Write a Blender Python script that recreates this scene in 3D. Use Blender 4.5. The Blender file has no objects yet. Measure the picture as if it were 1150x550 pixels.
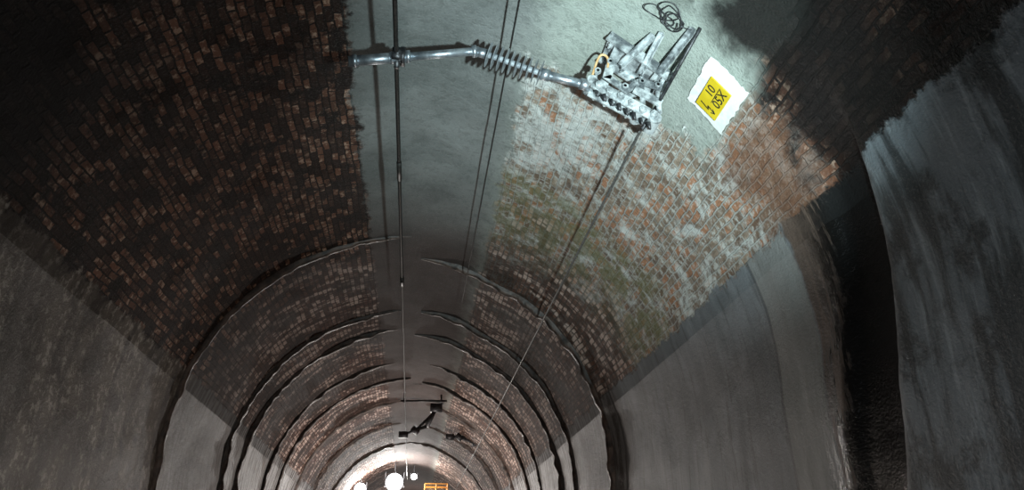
import bpy, bmesh, math, random
from mathutils import Vector, Matrix, noise
random.seed(4)
C=bpy.context.collection
CZ=1.8; XC=-0.2; ZC=CZ+2.07; R=4.23
sc=bpy.context.scene
# ---------------- node helper
class NT:
    def __init__(s,name,rough=.8,metal=0.0):
        s.m=bpy.data.materials.new(name); s.m.use_nodes=True
        s.t=s.m.node_tree; s.N=s.t.nodes; s.L=s.t.links
        s.b=s.N['Principled BSDF']; s.set(s.b,'Roughness',rough); s.set(s.b,'Metallic',metal)
    def set(s,n,k,v):
        i=n.inputs[k]
        if isinstance(v,bpy.types.NodeSocket): s.L.new(v,i)
        elif isinstance(v,(tuple,list)) and len(v)==3 and i.type=='RGBA': i.default_value=(*v,1)
        else: i.default_value=v
    def math(s,op,a,b=None,c=None,clamp=False):
        n=s.N.new('ShaderNodeMath'); n.operation=op; n.use_clamp=clamp
        s.set(n,0,a)
        if b is not None: s.set(n,1,b)
        if c is not None: s.set(n,2,c)
        return n.outputs[0]
    def ss(s,x,a,b,lo=0.,hi=1.):
        n=s.N.new('ShaderNodeMapRange'); n.interpolation_type='SMOOTHSTEP'
        if a>b: a,b,lo,hi=b,a,hi,lo
        s.set(n,'Value',x); s.set(n,'From Min',a); s.set(n,'From Max',b); s.set(n,'To Min',lo); s.set(n,'To Max',hi)
        return n.outputs[0]
    def noise(s,v,scale,detail=6,rough=.6,dist=0):
        n=s.N.new('ShaderNodeTexNoise'); s.set(n,'Vector',v); s.set(n,'Scale',scale); s.set(n,'Detail',detail); s.set(n,'Roughness',rough); s.set(n,'Distortion',dist)
        return n.outputs['Fac']
    def mix(s,f,a,b,mode='MIX'):
        n=s.N.new('ShaderNodeMix'); n.data_type='RGBA'; n.blend_type=mode; n.clamp_factor=True
        s.set(n,0,f); 
        for i,v in ((6,a),(7,b)):
            if isinstance(v,bpy.types.NodeSocket): s.L.new(v,n.inputs[i])
            else: n.inputs[i].default_value=(*v,1)
        return n.outputs[2]
    def comb(s,x,y,z=0.):
        n=s.N.new('ShaderNodeCombineXYZ'); s.set(n,0,x); s.set(n,1,y); s.set(n,2,z); return n.outputs[0]
    def pos(s):
        return s.N.new('ShaderNodeTexCoord').outputs['Object']
    def uv(s):
        n=s.N.new('ShaderNodeUVMap'); n.uv_map='UVMap'
        p=s.N.new('ShaderNodeSeparateXYZ'); s.L.new(n.outputs[0],p.inputs[0]); return p.outputs[0],p.outputs[1]
    def bump(s,h,dist=.02,strength=1.):
        n=s.N.new('ShaderNodeBump'); s.set(n,'Height',h); s.set(n,'Distance',dist); s.set(n,'Strength',strength); s.L.new(n.outputs[0],s.b.inputs['Normal'])
    def col(s,c): s.set(s.b,'Base Color',c)

# ---------------- masonry materials
def masonry(name,kind):
    k=NT(name); P=k.pos(); S,Y=k.uv(); M=k.math
    mul=lambda *a:(M('MULTIPLY',a[0],a[1]) if len(a)==2 else mul(M('MULTIPLY',a[0],a[1]),*a[2:]))
    add=lambda *a:(M('ADD',a[0],a[1]) if len(a)==2 else add(M('ADD',a[0],a[1]),*a[2:]))
    sub=lambda a,b:M('SUBTRACT',a,b)
    nL=k.noise(P,.55,4,.6); nM=k.noise(P,2.2,6,.65); nH=k.noise(P,9,5,.68)
    jm=sub(nM,.5); jl=sub(nL,.5); jh=sub(nH,.5)
    sW=add(S,mul(jm,.5),mul(jh,.22))
    yW=add(Y,mul(jm,.9),mul(jl,.9))
    st=k.noise(k.comb(mul(S,.35),mul(Y,2.6)),1.3,5,.6)
    st2=k.noise(k.comb(mul(S,.8),mul(Y,6)),1.2,4,.65)
    right=k.ss(sW,.9,1.5)
    far=k.ss(yW,14.0,16.5)
    def wall_col(side):
        if side>0:
            g=k.mix(nM,(.118,.130,.142),(.205,.222,.236))
            g=k.mix(mul(k.ss(st,.48,.65),.35),g,(.27,.29,.305))
            g=k.mix(mul(k.ss(nL,.55,.42),.5),g,(.075,.08,.084))
            g=k.mix(mul(k.ss(st2,.46,.36),.45),g,(.05,.05,.05))
            ys=sub(Y,mul(sub(S,3.6),.22))
            ye=add(ys,mul(jm,.35),mul(jh,.3))
            gn=k.mix(nM,(.08,.096,.108),(.22,.25,.27)); gn=k.mix(mul(k.ss(st2,.50,.66),.6),gn,(.31,.35,.37)); gn=k.mix(mul(k.ss(st,.54,.40),.9),gn,(.030,.034,.036))
            gn=k.mix(mul(k.ss(nM,.50,.36),.8),gn,(.028,.030,.031))
            g=k.mix(k.ss(ye,5.25,5.1),g,gn)
            pan=mul(k.ss(Y,6.98,7.05),k.ss(Y,7.95,7.90))
            g=k.mix(mul(pan,.7),g,k.mix(st,(.14,.138,.125),(.33,.34,.33)))
            ed=mul(k.ss(Y,7.90,7.93),k.ss(Y,7.99,7.96)); g=k.mix(mul(ed,.6),g,(.05,.05,.05))
            rust=mul(k.ss(ye,5.8,5.95),k.ss(add(Y,mul(jm,.2)),7.02,6.96))
            g=k.mix(mul(rust,.92),g,k.mix(nM,(.045,.031,.023),(.15,.10,.074)))
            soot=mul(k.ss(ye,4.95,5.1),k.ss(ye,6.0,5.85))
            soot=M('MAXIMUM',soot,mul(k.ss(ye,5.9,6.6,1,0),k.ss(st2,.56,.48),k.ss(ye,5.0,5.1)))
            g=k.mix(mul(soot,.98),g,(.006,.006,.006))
        else:
            g=k.mix(nM,(.045,.036,.030),(.160,.134,.112))
            g=k.mix(mul(k.ss(nH,.50,.62),.95),g,(.30,.27,.24))
            g=k.mix(mul(k.ss(st,.52,.38),.7),g,(.022,.017,.014))
            g=k.mix(mul(k.ss(nM,.48,.36),.75),g,(.020,.015,.012))
            g=k.mix(mul(k.ss(nL,.52,.38),.7),g,(.030,.023,.019))
            soot=k.ss(nM,.7,.9)
        fp=k.mix(nM,(.13,.13,.135),(.46,.47,.48)); fp=k.mix(mul(k.ss(st2,.54,.46),.9),fp,(.026,.020,.017))
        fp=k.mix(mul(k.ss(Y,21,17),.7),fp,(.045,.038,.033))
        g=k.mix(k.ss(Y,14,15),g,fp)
        return g,soot
    nF=k.noise(P,36,3,.7)
    if kind=='ceiling':
        wob=mul(sub(k.noise(P,2.2,2,.5),.5),.16)
        wob2=mul(sub(k.noise(P,12,1,.5),.5),.028)
        bv=k.comb(add(Y,wob,wob2),add(S,mul(wob,.5),wob2))
        br=k.N.new('ShaderNodeTexBrick'); k.set(br,'Vector',bv); br.offset=.5
        k.set(br,'Color1',(0,0,0)); k.set(br,'Color2',(1,1,1)); k.set(br,'Mortar',(.5,.5,.5))
        k.set(br,'Scale',1.); k.set(br,'Mortar Size',.014); k.set(br,'Mortar Smooth',.3); k.set(br,'Bias',0.); k.set(br,'Brick Width',.25); k.set(br,'Row Height',.105)
        rnd=k.N.new('ShaderNodeSeparateColor'); k.L.new(br.outputs['Color'],rnd.inputs[0]); rnd=rnd.outputs[0]
        mort=br.outputs['Fac']
        bl=k.mix(k.ss(rnd,.25,1.),(.022,.011,.008),(.15,.066,.040))
        bl=k.mix(mul(k.ss(nH,.50,.64),k.ss(rnd,.3,.8)),bl,(.40,.27,.20))
        bl=k.mix(k.ss(nM,.50,.38),bl,(.010,.006,.005))
        left=k.mix(mul(mort,.95),bl,(.009,.0055,.0045))
        arc=k.noise(k.comb(mul(S,.5),mul(Y,3.2)),1.1,5,.65)
        eff=k.ss(add(mul(nM,.4),mul(arc,.8),mul(sub(rnd,.5),.14)),.60,.69)
        redb=k.mix(rnd,(.050,.020,.014),(.14,.058,.036))
        fl=k.mix(mul(eff,.9),redb,(.60,.47,.41)); fl=k.mix(mul(mort,.8),fl,(.030,.018,.014)); fl=k.mix(mul(k.ss(nL,.52,.40),.85),fl,(.024,.013,.010))
        fl=k.mix(mul(k.ss(arc,.46,.38),.8),fl,(.014,.009,.007))
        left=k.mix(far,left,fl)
        rb=k.mix(rnd,(.14,.088,.06),(.34,.27,.205))
        orange=k.ss(add(k.noise(P,1.3,4,.6),mul(sub(rnd,.5),.5)),.56,.66)
        rb=k.mix(mul(orange,.8),rb,(.35,.14,.062))
        rb=k.mix(mul(k.ss(nH,.49,.63),.85),rb,(.50,.51,.48))
        rb=k.mix(mul(k.ss(nM,.46,.34),.8),rb,(.11,.085,.066))
        hot=mul(k.ss(S,3.6,2.2),k.ss(Y,11.0,9.0))
        lime=k.ss(add(k.noise(P,1.6,7,.7,.8),mul(hot,.10)),.50,.64)
        rg=k.mix(mul(mort,.85),rb,k.mix(nM,(.20,.19,.17),(.48,.49,.46)))
        rg=k.mix(mul(lime,.8),rg,k.mix(nH,(.40,.43,.41),(.72,.75,.74)))
        rg=k.mix(mul(k.ss(nH,.48,.36),.45),rg,(.09,.075,.06))
        green=mul(k.ss(yW,10.2,11.2),k.ss(yW,14.5,12.5))
        rg=k.mix(mul(green,k.ss(nM,.40,.55),.7),rg,(.12,.125,.045))
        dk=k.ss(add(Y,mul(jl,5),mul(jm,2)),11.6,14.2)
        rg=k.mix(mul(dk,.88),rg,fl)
        rust=mul(k.ss(yW,5.8,6.1),k.ss(yW,7.7,6.7),k.ss(S,3.8,4.4))
        rg=k.mix(mul(rust,.78),rg,k.mix(nH,(.06,.030,.018),(.22,.09,.045)))
        rg=k.mix(k.ss(yW,6.3,5.9),rg,left)
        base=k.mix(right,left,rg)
        b1=mul(k.ss(sW,-.98,-.86),k.ss(sW,1.50,1.36))
        b2=mul(k.ss(sW,-.98,-.86),k.ss(sW,4.1,3.85),k.ss(add(yW,mul(S,.1),mul(jh,.5)),8.0,7.8))
        grey=M('MAXIMUM',b1,b2)
        gc=k.mix(nM,(.14,.15,.147),(.26,.275,.27))
        gc=k.mix(k.ss(nL,.45,.65),gc,(.12,.13,.127))
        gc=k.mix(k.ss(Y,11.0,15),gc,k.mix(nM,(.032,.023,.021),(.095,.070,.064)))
        gr=k.ss(sW,1.0,1.9)
        gc=k.mix(mul(gr,.75),gc,k.mix(nM,(.25,.29,.25),(.42,.46,.42)))
        gc=k.mix(mul(k.ss(nH,.50,.38),.25),gc,(.06,.065,.06))
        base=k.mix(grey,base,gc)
        base=k.mix(mul(k.ss(nF,.5,.75),.12),base,(.5,.48,.45))
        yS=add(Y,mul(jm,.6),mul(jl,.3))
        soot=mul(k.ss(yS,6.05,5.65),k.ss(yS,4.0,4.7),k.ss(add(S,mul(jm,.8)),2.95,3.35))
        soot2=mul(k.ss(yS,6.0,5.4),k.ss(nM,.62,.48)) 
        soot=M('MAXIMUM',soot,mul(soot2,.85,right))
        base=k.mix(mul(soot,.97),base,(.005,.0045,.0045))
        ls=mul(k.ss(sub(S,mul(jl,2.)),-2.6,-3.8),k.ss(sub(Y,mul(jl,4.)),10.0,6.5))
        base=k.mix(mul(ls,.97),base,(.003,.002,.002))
        wl,_=wall_col(-1); wr,sr=wall_col(1)
        edge=add(M('ABSOLUTE',S),mul(jm,.45),mul(jh,.25))
        em=k.ss(edge,5.20,5.27)
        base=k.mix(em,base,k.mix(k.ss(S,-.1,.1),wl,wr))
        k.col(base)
        flat=M('MAXIMUM',grey,em)
        h=add(mul(sub(1.,mort),sub(1.,flat),add(.4,mul(rnd,.8))),mul(nH,.45),mul(nF,.25),mul(flat,.8))
        k.bump(h,.032,1.)
        k.set(k.b,'Roughness',k.ss(soot,0,1,.8,.45)); k.set(k.b,'Specular IOR Level',.22)
    else:
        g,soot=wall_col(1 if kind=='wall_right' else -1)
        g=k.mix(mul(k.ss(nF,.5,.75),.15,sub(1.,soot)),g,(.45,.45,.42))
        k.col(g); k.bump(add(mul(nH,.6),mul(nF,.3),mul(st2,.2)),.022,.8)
        k.set(k.b,'Roughness',k.ss(soot,0,1,.6,.24)); k.set(k.b,'Specular IOR Level',.4)
    return k.m

def simple(name,c1,c2,rough=.5,metal=0,scale=12,bump=.0):
    k=NT(name,rough,metal); n=k.noise(k.pos(),scale,5,.6); k.col(k.mix(k.ss(n,.35,.65),c1,c2))
    if bump: k.bump(n,bump)
    return k.m
m_galv=simple('galvanised_steel',(.22,.25,.28),(.46,.50,.54),.40,.85,9,.004)
m_galv2=simple('limed_steel',(.10,.112,.12),(.54,.58,.59),.55,.35,7,.006)
m_dark=simple('dark_steel',(.02,.02,.022),(.07,.07,.075),.45,.6,20,.004)
m_ins=simple('insulator_polymer',(.14,.16,.18),(.30,.33,.35),.35,.1,8)
m_wire=simple('wire',(.012,.012,.012),(.035,.033,.03),.5,.5,30)
m_wire2=simple('grey_wire',(.05,.05,.048),(.12,.12,.115),.5,.3,30)
m_rib=simple('damp_mortar',(.016,.011,.009),(.085,.056,.044),.5,0,6,.03)
m_white=simple('white_paint',(.62,.64,.62),(.76,.78,.76),.6,0,9,.003)
m_yel=simple('yellow_enamel',(.50,.36,.01),(.58,.43,.02),.4,0,6)
m_blk=simple('black_enamel',(.01,.01,.01),(.02,.02,.02),.4,0,6)
m_ycab=simple('cable_sheath',(.45,.27,.12),(.55,.36,.18),.5,0,12)
m_orange=simple('orange_glint',(.40,.16,.03),(.55,.25,.05),.5,0,12)  # colour of reflected-light glints, put on the made-up frame
m_ballast=simple('ballast',(.04,.035,.03),(.16,.15,.14),.9,0,14,.08)
k=NT('lamp_lens'); k.set(k.b,'Emission Color',(.93,.97,1)); k.set(k.b,'Emission Strength',30.); m_lamp=k.m

# ---------------- shell
def mesh_obj(name,bm,mat,smooth=True,parent=None):
    me=bpy.data.meshes.new(name); bm.to_mesh(me); bm.free()
    if smooth:
        for p in me.polygons: p.use_smooth=True
    o=bpy.data.objects.new(name,me); C.objects.link(o); me.materials.append(mat)
    if parent: o.parent=parent
    return o
def prof(s):
    """arc length from crown -> X,Z and outward normal"""
    q=R*math.pi/2
    if abs(s)<=q:
        a=s/R; return XC+R*math.sin(a),ZC+R*math.cos(a),math.sin(a),math.cos(a)
    g=1 if s>0 else -1
    return XC+g*R,ZC-(abs(s)-q),g,0.
def frange(a,b,st):
    n=max(1,round(abs(b-a)/st)); return [a+(b-a)*i/n for i in range(n+1)]
def sm(x,a,b):
    t=min(1,max(0,(x-a)/(b-a))); return t*t*(3-2*t)
def disp(s,y):
    d=(noise.noise(Vector((s*.5,y*.4,3)))*.06+noise.noise(Vector((s*1.6,y*1.4,9)))*.022+noise.noise(Vector((s*5,y*5,9)))*.008)
    if y>14.9: d-=.10*sm(s,.8,2.)
    if s>3.8:
        ys=y-.22*(s-3.6); w=sm(s,4.2,5.4)
        d+=w*(-.08*(1-sm(ys,4.95,5.15))+.12*sm(ys,4.95,5.2)*(1-sm(ys,5.65,5.95)))
    return d
def shell(name,s0,s1,mat):
    Ys=frange(-5,4.5,.14)+frange(4.57,8,.06)+frange(8.1,14.8,.11)+frange(15.0,110,.3)
    Ss=frange(s0,s1,.11)
    bm=bmesh.new(); uvl=bm.loops.layers.uv.new('UVMap'); rows=[]
    for y in Ys:
        row=[]
        for s in Ss:
            x,z,nx,nz=prof(s); d=disp(s,y)
            row.append((bm.verts.new((x+nx*d,y,z+nz*d)),s,y))
        rows.append(row)
    for a,b in zip(rows,rows[1:]):
        for i in range(len(Ss)-1):
            q=[a[i],a[i+1],b[i+1],b[i]]
            f=bm.faces.new([v[0] for v in q])
            for l,v in zip(f.loops,q): l[uvl].uv=(v[1],v[2])
    return mesh_obj(name,bm,mat)
SB=5.5; SW=R*math.pi/2+ZC
shell('ceiling',-SB,SB,masonry('brick_vault','ceiling'))
shell('wall_left',-SW,-SB,masonry('left_render','wall_left'))
shell('wall_right',SB,SW,masonry('right_render','wall_right'))
bm=bmesh.new(); bmesh.ops.create_grid(bm,x_segments=2,y_segments=20,size=1)
for v in bm.verts: v.co=Vector((XC+v.co.x*4.4,52.5+v.co.y*57.5,0))
mesh_obj('floor',bm,m_ballast)

# ---------------- builders
def box(bm,c,size,rot=None):
    r=bmesh.ops.create_cube(bm,size=1); Mx=Matrix.Translation(c)@(rot.to_4x4() if rot else Matrix())@Matrix.Diagonal((*size,1))
    bmesh.ops.transform(bm,matrix=Mx,verts=r['verts']); return r['verts']
def cyl(bm,a,b,r,r2=None,seg=20):
    a=Vector(a);b=Vector(b);d=b-a
    q=bmesh.ops.create_cone(bm,cap_ends=True,segments=seg,radius1=r,radius2=r if r2 is None else r2,depth=d.length)
    bmesh.ops.transform(bm,matrix=Matrix.Translation((a+b)/2)@d.to_track_quat('Z','Y').to_matrix().to_4x4(),verts=q['verts'])
def curve(name,pts,r,mat,parent=None,smooth=False,radii=None):
    cu=bpy.data.curves.new(name,'CURVE'); cu.dimensions='3D'; cu.bevel_depth=r; cu.bevel_resolution=3; cu.use_fill_caps=True
    sp=cu.splines.new('NURBS' if smooth else 'POLY'); sp.points.add(len(pts)-1)
    if smooth: sp.use_endpoint_u=True; sp.order_u=3
    for i,p in enumerate(pts): sp.points[i].co=(*p,1); sp.points[i].radius=radii[i] if radii else 1
    o=bpy.data.objects.new(name,cu); C.objects.link(o); cu.materials.append(mat)
    if parent: o.parent=parent
    return o
def empty(name):
    o=bpy.data.objects.new(name,None); C.objects.link(o); return o

# arch ribs: rough raised half-round drainage channels across the vault
def rib(Y,s0,s1,w,h,name='arch_drainage_rib',skew=0.):
    bm=bmesh.new(); Ss=frange(s0,s1,.10); rows=[]; K=6
    for i,s in enumerate(Ss):
        x,z,nx,nz=prof(s); t=i/(len(Ss)-1)
        off=.10*sm(s,.8,2.) if Y>14.9 else 0
        tap=min(1,(1-t)*9+.25)
        yy=Y+noise.noise(Vector((s*1.2,Y,0)))*.08+skew*max(0,t-.85)*6
        ww=w*(1+.6*noise.noise(Vector((s*3,Y*2,4))))*tap; hh=h*(1+.7*noise.noise(Vector((s*4,Y*2,8))))*tap
        row=[]
        for j in range(K+1):
            a=math.pi*j/K; dd=off+hh*math.sin(a)-.05*(j in(0,K))
            row.append(bm.verts.new((x-nx*dd,yy-math.cos(a)*ww/2,z-nz*dd)))
        rows.append(row)
    for a,b in zip(rows,rows[1:]):
        for j in range(K): bm.faces.new((a[j],a[j+1],b[j+1],b[j]))
    return mesh_obj(name,bm,m_rib)
for Y,e in ((14.1,-.1),(18.7,-.35),(20.3,-.45),(23.8,-.6),(26.0,-.1),(29.6,-.4),(34,-.5),(39.5,-.2)):
    rib(Y,-SW,e,.16 if Y<15 else .21,.08 if Y<15 else .10,skew=-.12)
for Y,e in ((15.3,.1),(18.9,.15),(20.9,.0),(24,.5),(26.6,.3),(30.2,.5),(34.6,.3),(39.5,-.2)):
    rib(Y,SW,e,.21,.10,skew=-.2)

# ---------------- overhead line cantilever
E=empty('overhead_line_cantilever')
YA=6.9
def P(x,z,y=YA): return Vector((x,y,z))
bm=bmesh.new()
cyl(bm,P(-.94,6.955),P(-.30,7.075),.058,seg=28)
cyl(bm,P(-.30,7.075),P(.46,7.225),.046,seg=28)
for x in (-.90,-.50,-.33,.40): 
    z=6.955+(x+.94)*.193; cyl(bm,P(x,z),P(x+.05,z+.0096),.068,seg=28)
cyl(bm,P(.44,7.22),P(.58,7.19),.056,seg=24)
cyl(bm,P(1.18,6.985),P(1.74,6.865),.050,seg=24)
cyl(bm,P(1.18,6.985),P(1.28,6.963),.066,seg=24); cyl(bm,P(1.62,6.89),P(1.74,6.865),.066,seg=24)
bmesh.ops.create_uvsphere(bm,u_segments=16,v_segments=10,radius=.055,matrix=Matrix.Translation(P(.46,7.222)))
mesh_obj('registration_tube',bm,m_galv,parent=E)
bm=bmesh.new(); a=P(.55,7.198); b=P(1.2,6.982); d=(b-a).normalized()
cyl(bm,a,b,.034,seg=20)
for i in range(10):
    c=a.lerp(b,(i+.5)/10); rr=.145
    cyl(bm,c-d*.010,c+d*.004,rr*.4,rr,seg=28); cyl(bm,c+d*.004,c+d*.008,rr,rr*.93,seg=28)
mesh_obj('shed_insulator',bm,m_ins,smooth=False,parent=E)
# wire clamp
bm=bmesh.new()
cyl(bm,P(-.42,6.92),P(-.42,7.18),.03); cyl(bm,P(-.42,7.05,6.78),P(-.42,7.05,7.02),.035)
box(bm,P(-.42,7.055,6.83),(.11,.05,.13)); box(bm,P(-.36,7.07,6.9),(.05,.16,.15))
mesh_obj('wire_clamp',bm,m_dark,parent=E)
# gusset bracket
def plate(bm,pts,y,th):
    v0=[bm.verts.new((x,y-th/2,z)) for x,z in pts]; v1=[bm.verts.new((x,y+th/2,z)) for x,z in pts]
    bm.faces.new(v0); bm.faces.new(v1[::-1]); n=len(pts)
    for i in range(n): bm.faces.new((v0[i],v0[(i+1)%n],v1[(i+1)%n],v1[i]))
bm=bmesh.new()
T=Vector((.80,0,-.60)); Nn=Vector((-.60,0,-.80))
rot=Matrix((T,Vector((0,1,0)),-Nn)).transposed()
o0=Vector((2.30,YA,7.20))
box(bm,o0,(.86,.46,.03),rot)
for sy in(-.2,.2): box(bm,o0+Nn*.05+Vector((0,sy,0)),(.86,.025,.10),rot)
for t in (-.36,-.12,.12,.36):
    for sy in (-.12,.12):
        c=o0+T*t+Vector((0,sy,0)); cyl(bm,c,c+Nn*.08,.028,seg=6); cyl(bm,c,c+Nn*.12,.013,seg=8)
for yy in(YA-.10,YA+.10):
    # open gusset frame made of flat bars round a gap
    G=[(2.02,7.36),(2.62,6.92),(2.56,6.78),(2.30,6.86),(2.12,6.72),(1.86,6.92),(1.90,7.08)]
    plate(bm,[G[0],G[6],G[5],(1.95,6.90),(2.02,7.10),(2.10,7.24)],yy,.016)
    plate(bm,[G[1],G[2],G[3],(2.30,6.93),(2.48,6.90)],yy,.016)
    plate(bm,[G[3],G[4],G[5],(1.95,6.96),(2.12,6.82),(2.24,6.92),(2.30,6.94)],yy,.016)
mesh_obj('mounting_bracket',bm,m_galv2,smooth=False,parent=E)
bm=bmesh.new()
# lower channel with bolts going down right
ca=P(1.74,6.83,YA-.02); cb=P(2.46,6.42,YA-.02); dd=(cb-ca).normalized(); nn=Vector((dd.z,0,-dd.x))
rt=Matrix((dd,Vector((0,1,0)),dd.cross(Vector((0,1,0))))).transposed()
mid=(ca+cb)/2
box(bm,mid+Vector((0,-.09,0)),((cb-ca).length,.02,.13),rt); box(bm,mid+Vector((0,.07,0)),((cb-ca).length,.02,.13),rt); box(bm,mid+rt@Vector((0,0,.06)),((cb-ca).length,.18,.018),rt)
for i in range(6):
    c=ca.lerp(cb,(i+.5)/6)+Vector((0,0,random.uniform(-.03,.03)))
    cyl(bm,c+Vector((0,-.17,0)),c+Vector((0,.14,0)),.022,seg=10); cyl(bm,c+Vector((0,-.15,0)),c+Vector((0,-.10,0)),.045,seg=6)
for (x,z) in((1.80,6.98),(1.95,7.12),(2.1,6.8),(2.3,6.88),(2.48,6.85)):
    c=P(x,z,YA); cyl(bm,c+Vector((0,-.15,0)),c+Vector((0,.15,0)),.018,seg=10); cyl(bm,c+Vector((0,-.15,0)),c+Vector((0,-.11,0)),.04,seg=6)
# hinge lugs
cyl(bm,P(1.74,6.87,YA-.12),P(1.74,6.87,YA+.12),.06,seg=20)
cyl(bm,P(2.42,6.42,YA-.13),P(2.42,6.42,YA+.11),.07,seg=20)
cyl(bm,P(2.25,6.52,YA-.13),P(2.25,6.52,YA+.11),.055,seg=20)
box(bm,P(2.35,6.68,YA-.14),(.34,.03,.09),rt)
for x,z in((2.48,6.62),(2.30,6.74)): cyl(bm,P(x,z-.12,YA-.1),P(x,z+.16,YA-.1),.03,seg=12)
mesh_obj('hinge_fittings',bm,m_galv2,smooth=False,parent=E)
bm=bmesh.new()
def bar(bm,a,b,w,t):
    a=Vector(a);b=Vector(b);d=b-a; q=d.to_track_quat('X','Z').to_matrix(); box(bm,(a+b)/2,(d.length,w,t),q); box(bm,(a+b)/2+q@Vector((0,w/2,-w/2)),(d.length,t,w),q)
bar(bm,(2.08,6.85,7.16),(2.34,6.40,7.25),.06,.012)
bar(bm,(2.45,6.85,6.98),(2.62,5.98,7.02),.06,.012)
bar(bm,(2.30,6.85,7.05),(2.40,6.30,7.20),.05,.012)
mesh_obj('stay_angles',bm,m_galv2,smooth=False,parent=E)
bm=bmesh.new(); cyl(bm,(2.46,6.85,6.60),(2.68,5.92,6.97),.02); cyl(bm,(2.46,6.85,6.60),(2.30,6.9,6.34),.022)
for i in range(8):
    c=Vector((1.78,6.8,6.74)).lerp(Vector((2.34,6.8,6.36)),i/7); cyl(bm,c,c+Vector((.02,0,-.08)),.02+.012*(i%2),.012,seg=8)
mesh_obj('tie_rod',bm,m_dark,parent=E)
curve('jumper_cable',[(1.74,6.8,6.92),(1.80,6.78,7.14),(1.86,6.76,7.22),(1.94,6.76,7.16),(1.92,6.78,7.05)],.014,m_ycab,E,True)
# thin dark loops made up for a lacy black stain outline on the vault
pts=[]
for i in range(70):
    a=i*.45; rr=.105+.035*math.sin(i*.77); yy=6.03+rr*math.sin(a)+.05*math.sin(i*.21)
    x,z,nx,nz=prof(2.80+rr*1.3*math.cos(a)+.10*math.sin(i*.13)); dpt=.03+.02*math.sin(i*1.3); pts.append((x-nx*dpt,yy,z-nz*dpt))
pts.append((2.62,6.0,7.0))
curve('stain_outline_loops',pts,.006,m_dark,E,True)

# ---------------- wires
def wire(name,x,z,y0,y1,r,mat,sag=.0,x1=None,z1=None):
    n=40; pts=[]; x1=x if x1 is None else x1; z1=z if z1 is None else z1
    for i in range(n+1):
        t=i/n; pts.append((x+(x1-x)*t,y0+(y1-y0)*t,z+(z1-z)*t-sag*4*t*(1-t)))
    return curve(name,pts,r,mat)
wire('contact_wire',-.43,7.05,-4,13.8,.026,m_wire)
bm=bmesh.new(); cyl(bm,(-.43,9.2,7.05),(-.43,9.7,7.05),.035); cyl(bm,(-.43,13.6,7.05),(-.43,14.0,7.05),.04); mesh_obj('wire_splice',bm,m_wire)
wire('catenary_wire',-.43,7.05,13.8,46,.016,m_wire)
wire('support_wire',.85,7.42,-4,15.9,.011,m_wire)
wire('guy_wire',2.27,6.30,6.9,46,.016,m_wire2)

# ---------------- sign on the vault
def vp(s,y,h=.012):
    x,z,nx,nz=prof(s); d=disp(s,y)
    return Vector((x-nx*(h-d),y,z-nz*(h-d)))
SG=empty('location_sign')
S0,Y0=3.70,6.50
def patch(name,ds,dy,h,mat,jag=0,n=8,cs=0,cy=0):
    bm=bmesh.new(); g=[]
    for i in range(n+1):
        r=[]
        for j in range(n+1):
            u=(i/n-.5)*ds; v=(j/n-.5)*dy
            if jag and (i in(0,n) or j in(0,n)): u+=random.uniform(-jag,jag); v+=random.uniform(-jag,jag)
            r.append(bm.verts.new(vp(S0+cs+u,Y0+cy+v,h)))
        g.append(r)
    for i in range(n):
        for j in range(n): bm.faces.new((g[i][j],g[i+1][j],g[i+1][j+1],g[i][j+1]))
    return mesh_obj(name,bm,mat,parent=SG)
patch('white_backing',.58,.80,.03,m_white,.014,14)
# yellow plate: flat
x,z,nx,nz=prof(S0); nI=Vector((-nx,0,-nz)); tS=Vector((nz,0,-nx)); c0=vp(S0,Y0+.03,.06)
def onp(u,v,h): return c0+tS*u+Vector((0,v,0))+nI*h
bm=bmesh.new()
vs=[bm.verts.new(onp(u,v,.0)) for u,v in((-.15,-.235),(.15,-.235),(.15,.235),(-.15,.235))]
f=bm.faces.new(vs); r=bmesh.ops.extrude_face_region(bm,geom=[f]); bmesh.ops.translate(bm,vec=nI*.012,verts=[v for v in r['geom'] if isinstance(v,bmesh.types.BMVert)])
mesh_obj('yellow_plate',bm,m_yel,smooth=False,parent=SG)
def text(body,u,v,size):
    cu=bpy.data.curves.new('lettering','FONT'); cu.body=body; cu.size=size; cu.align_x='CENTER'; cu.align_y='CENTER'; cu.extrude=.001; cu.offset=.001
    o=bpy.data.objects.new('lettering',cu); C.objects.link(o); cu.materials.append(m_blk); o.parent=SG
    X=Vector((0,-1,0)); Yv=-tS; Z=X.cross(Yv)
    mx=Matrix((X,Yv,Z)).transposed().to_4x4(); mx.translation=onp(u,v,.015); o.matrix_world=mx
text('10',-.07,-.07,.15); text('05X',.07,-.07,.15)
bm=bmesh.new()
def strip(bm,pts,w):
    for (a,b) in zip(pts,pts[1:]):
        a=Vector(a);b=Vector(b);d=(b-a).normalized();n=Vector((-d.y,d.x))*w/2
        bm.faces.new([bm.verts.new(onp(q.x,q.y,.0145)) for q in(a-n,b-n,b+n,a+n)])
strip(bm,[(.003,.06),(.003,-.2)],.010)
strip(bm,[(-.11,.15),(.02,.17),(-.01,.13),(.10,.15)],.016); strip(bm,[(.06,.12),(.11,.15),(.06,.18)],.013)
mesh_obj('lightning_symbol',bm,m_blk,smooth=False,parent=SG)

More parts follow.
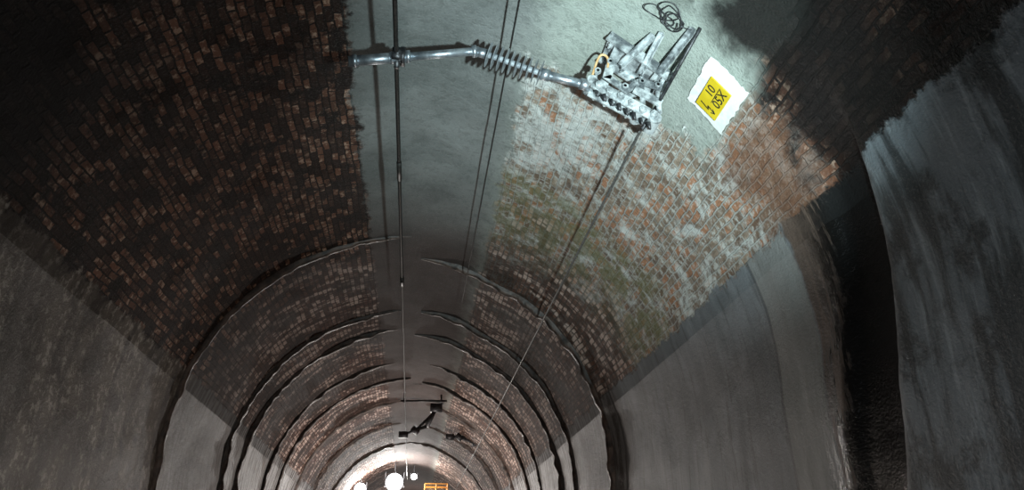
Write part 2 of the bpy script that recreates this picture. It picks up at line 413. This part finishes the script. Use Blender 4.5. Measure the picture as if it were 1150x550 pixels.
# ---------------- distant equipment
def far_cant(Y,x0,z0,x1,z1,xa,za):
    e=empty('overhead_line_cantilever'); bm=bmesh.new()
    cyl(bm,(x0,Y,z0),(x1,Y,z1),.06); cyl(bm,(x1,Y,z1),(xa,Y,za),.10,.06)
    m=Vector((x0,Y,z0)).lerp(Vector((x1,Y,z1)),.5)
    cyl(bm,m,(xa,Y,za-.1),.05); box(bm,(xa,Y,za),(.45,.3,.3)); box(bm,(x0,Y,z0),(.35,.25,.22)); box(bm,m,(.3,.22,.2),Matrix.Rotation(.7,3,'Y'))
    mesh_obj('cantilever_frame',bm,m_dark,parent=e); return e
far_cant(29,-.5,6.72,.35,7.05,.68,7.75)
far_cant(33,1.4,7.35,2.2,7.35,2.6,7.15)
bm=bmesh.new(); cyl(bm,(-.63,27,7.56),(1.0,27,7.60),.035); cyl(bm,(-.5,27,7.5),(-.5,27,7.86),.03); cyl(bm,(.8,27,7.55),(.8,27,7.82),.03); mesh_obj('cross_bar',bm,m_dark)

# ---------------- work lights in the distance
def lamp(x,y,z,s,power):
    e=empty('work_floodlight'); bm=bmesh.new()
    cyl(bm,(x,y,z),(x,y+.25,z),s*1.1,s*.7,28); zt=ZC+math.sqrt(max(.1,(R-.05)**2-(x-XC)**2)); cyl(bm,(x,y+.15,z),(x,y+.15,zt),.03)
    for g in(-1,1): box(bm,(x+g*s*1.12,y+.1,z+s*.3),(.04,.06,s*1.8))
    mesh_obj('housing',bm,m_dark,False,e)
    bm=bmesh.new(); cyl(bm,(x,y,z),(x,y-.1,z),s,s*.7,28); mesh_obj('lens',bm,m_lamp,True,e)
    l=bpy.data.lights.new('beam','POINT'); l.energy=power; l.shadow_soft_size=.3; l.color=(1,.96,.91)
    lo=bpy.data.objects.new('beam',l); C.objects.link(lo); lo.location=(x,y-.5,z-.1); lo.parent=e
lamp(-1.13,45,6.80,.46,1300); lamp(-3.0,45,6.42,.30,500); lamp(-.05,47,7.35,.17,200)
# made-up orange frame in place of orange glints of reflected light
bm=bmesh.new()
for z in (6.35,6.58,6.80):
    for y in (45.5,47): cyl(bm,(.6,y,z),(1.9,y,z),.035)
    for x in (.6,1.9): cyl(bm,(x,45.5,z),(x,47,z),.035)
for x in (.6,1.25,1.9):
    for y in (45.5,47): cyl(bm,(x,y,5.8),(x,y,6.8),.035)
box(bm,(1.25,46.25,5.8),(1.5,1.7,.12))
for i in range(5):
    z0=.5+i*1.06; 
    for y in(45.6,46.9): cyl(bm,(.6,y,z0),(1.9,y,z0+1.06),.05); cyl(bm,(1.9,y,z0),(.6,y,z0+1.06),.05)
box(bm,(1.25,46.25,.28),(1.8,2.0,.56))
mesh_obj('orange_glint_frame',bm,m_orange,False)

# ---------------- camera-side spot and added fill
def spot(name,loc,tgt,e,ang,blend,col,size=.1):
    l=bpy.data.lights.new(name,'SPOT'); l.energy=e; l.spot_size=math.radians(ang); l.spot_blend=blend; l.color=col; l.shadow_soft_size=size
    o=bpy.data.objects.new(name,l); C.objects.link(o); o.location=loc; o.rotation_euler=(Vector(tgt)-Vector(loc)).to_track_quat('-Z','Y').to_euler()
spot('site_lamp',(1.3,1.0,2.4),(2.0,7.9,7.2),6600,52,1.,(.78,.98,1.0),.08)
def pt(loc,e,col,size=.5):  # unseen fill points added along the tunnel to lift its dark stretches
    l=bpy.data.lights.new('ambient_fill','POINT'); l.energy=e; l.color=col; l.shadow_soft_size=size
    o=bpy.data.objects.new('ambient_fill',l); C.objects.link(o); o.location=loc
pt((.8,2.8,1.4),95,(.86,.94,1)); pt((-.2,11,1.2),160,(1,.87,.76)); pt((0,29,3),950,(1,.88,.80)); pt((0,60,4),900,(1,.94,.89))
w=bpy.data.worlds.new('World'); sc.world=w; w.use_nodes=True; w.node_tree.nodes['Background'].inputs[0].default_value=(.004,.0045,.005,1)
sc.view_settings.view_transform='Standard'

cam=bpy.data.cameras.new('camera'); co=bpy.data.objects.new('camera',cam); C.objects.link(co)
co.location=(0,0,CZ); co.rotation_euler=(math.radians(113.8),0,math.radians(-7.05))
cam.sensor_width=36; cam.lens=850/1150*36; cam.clip_end=300
sc.camera=co
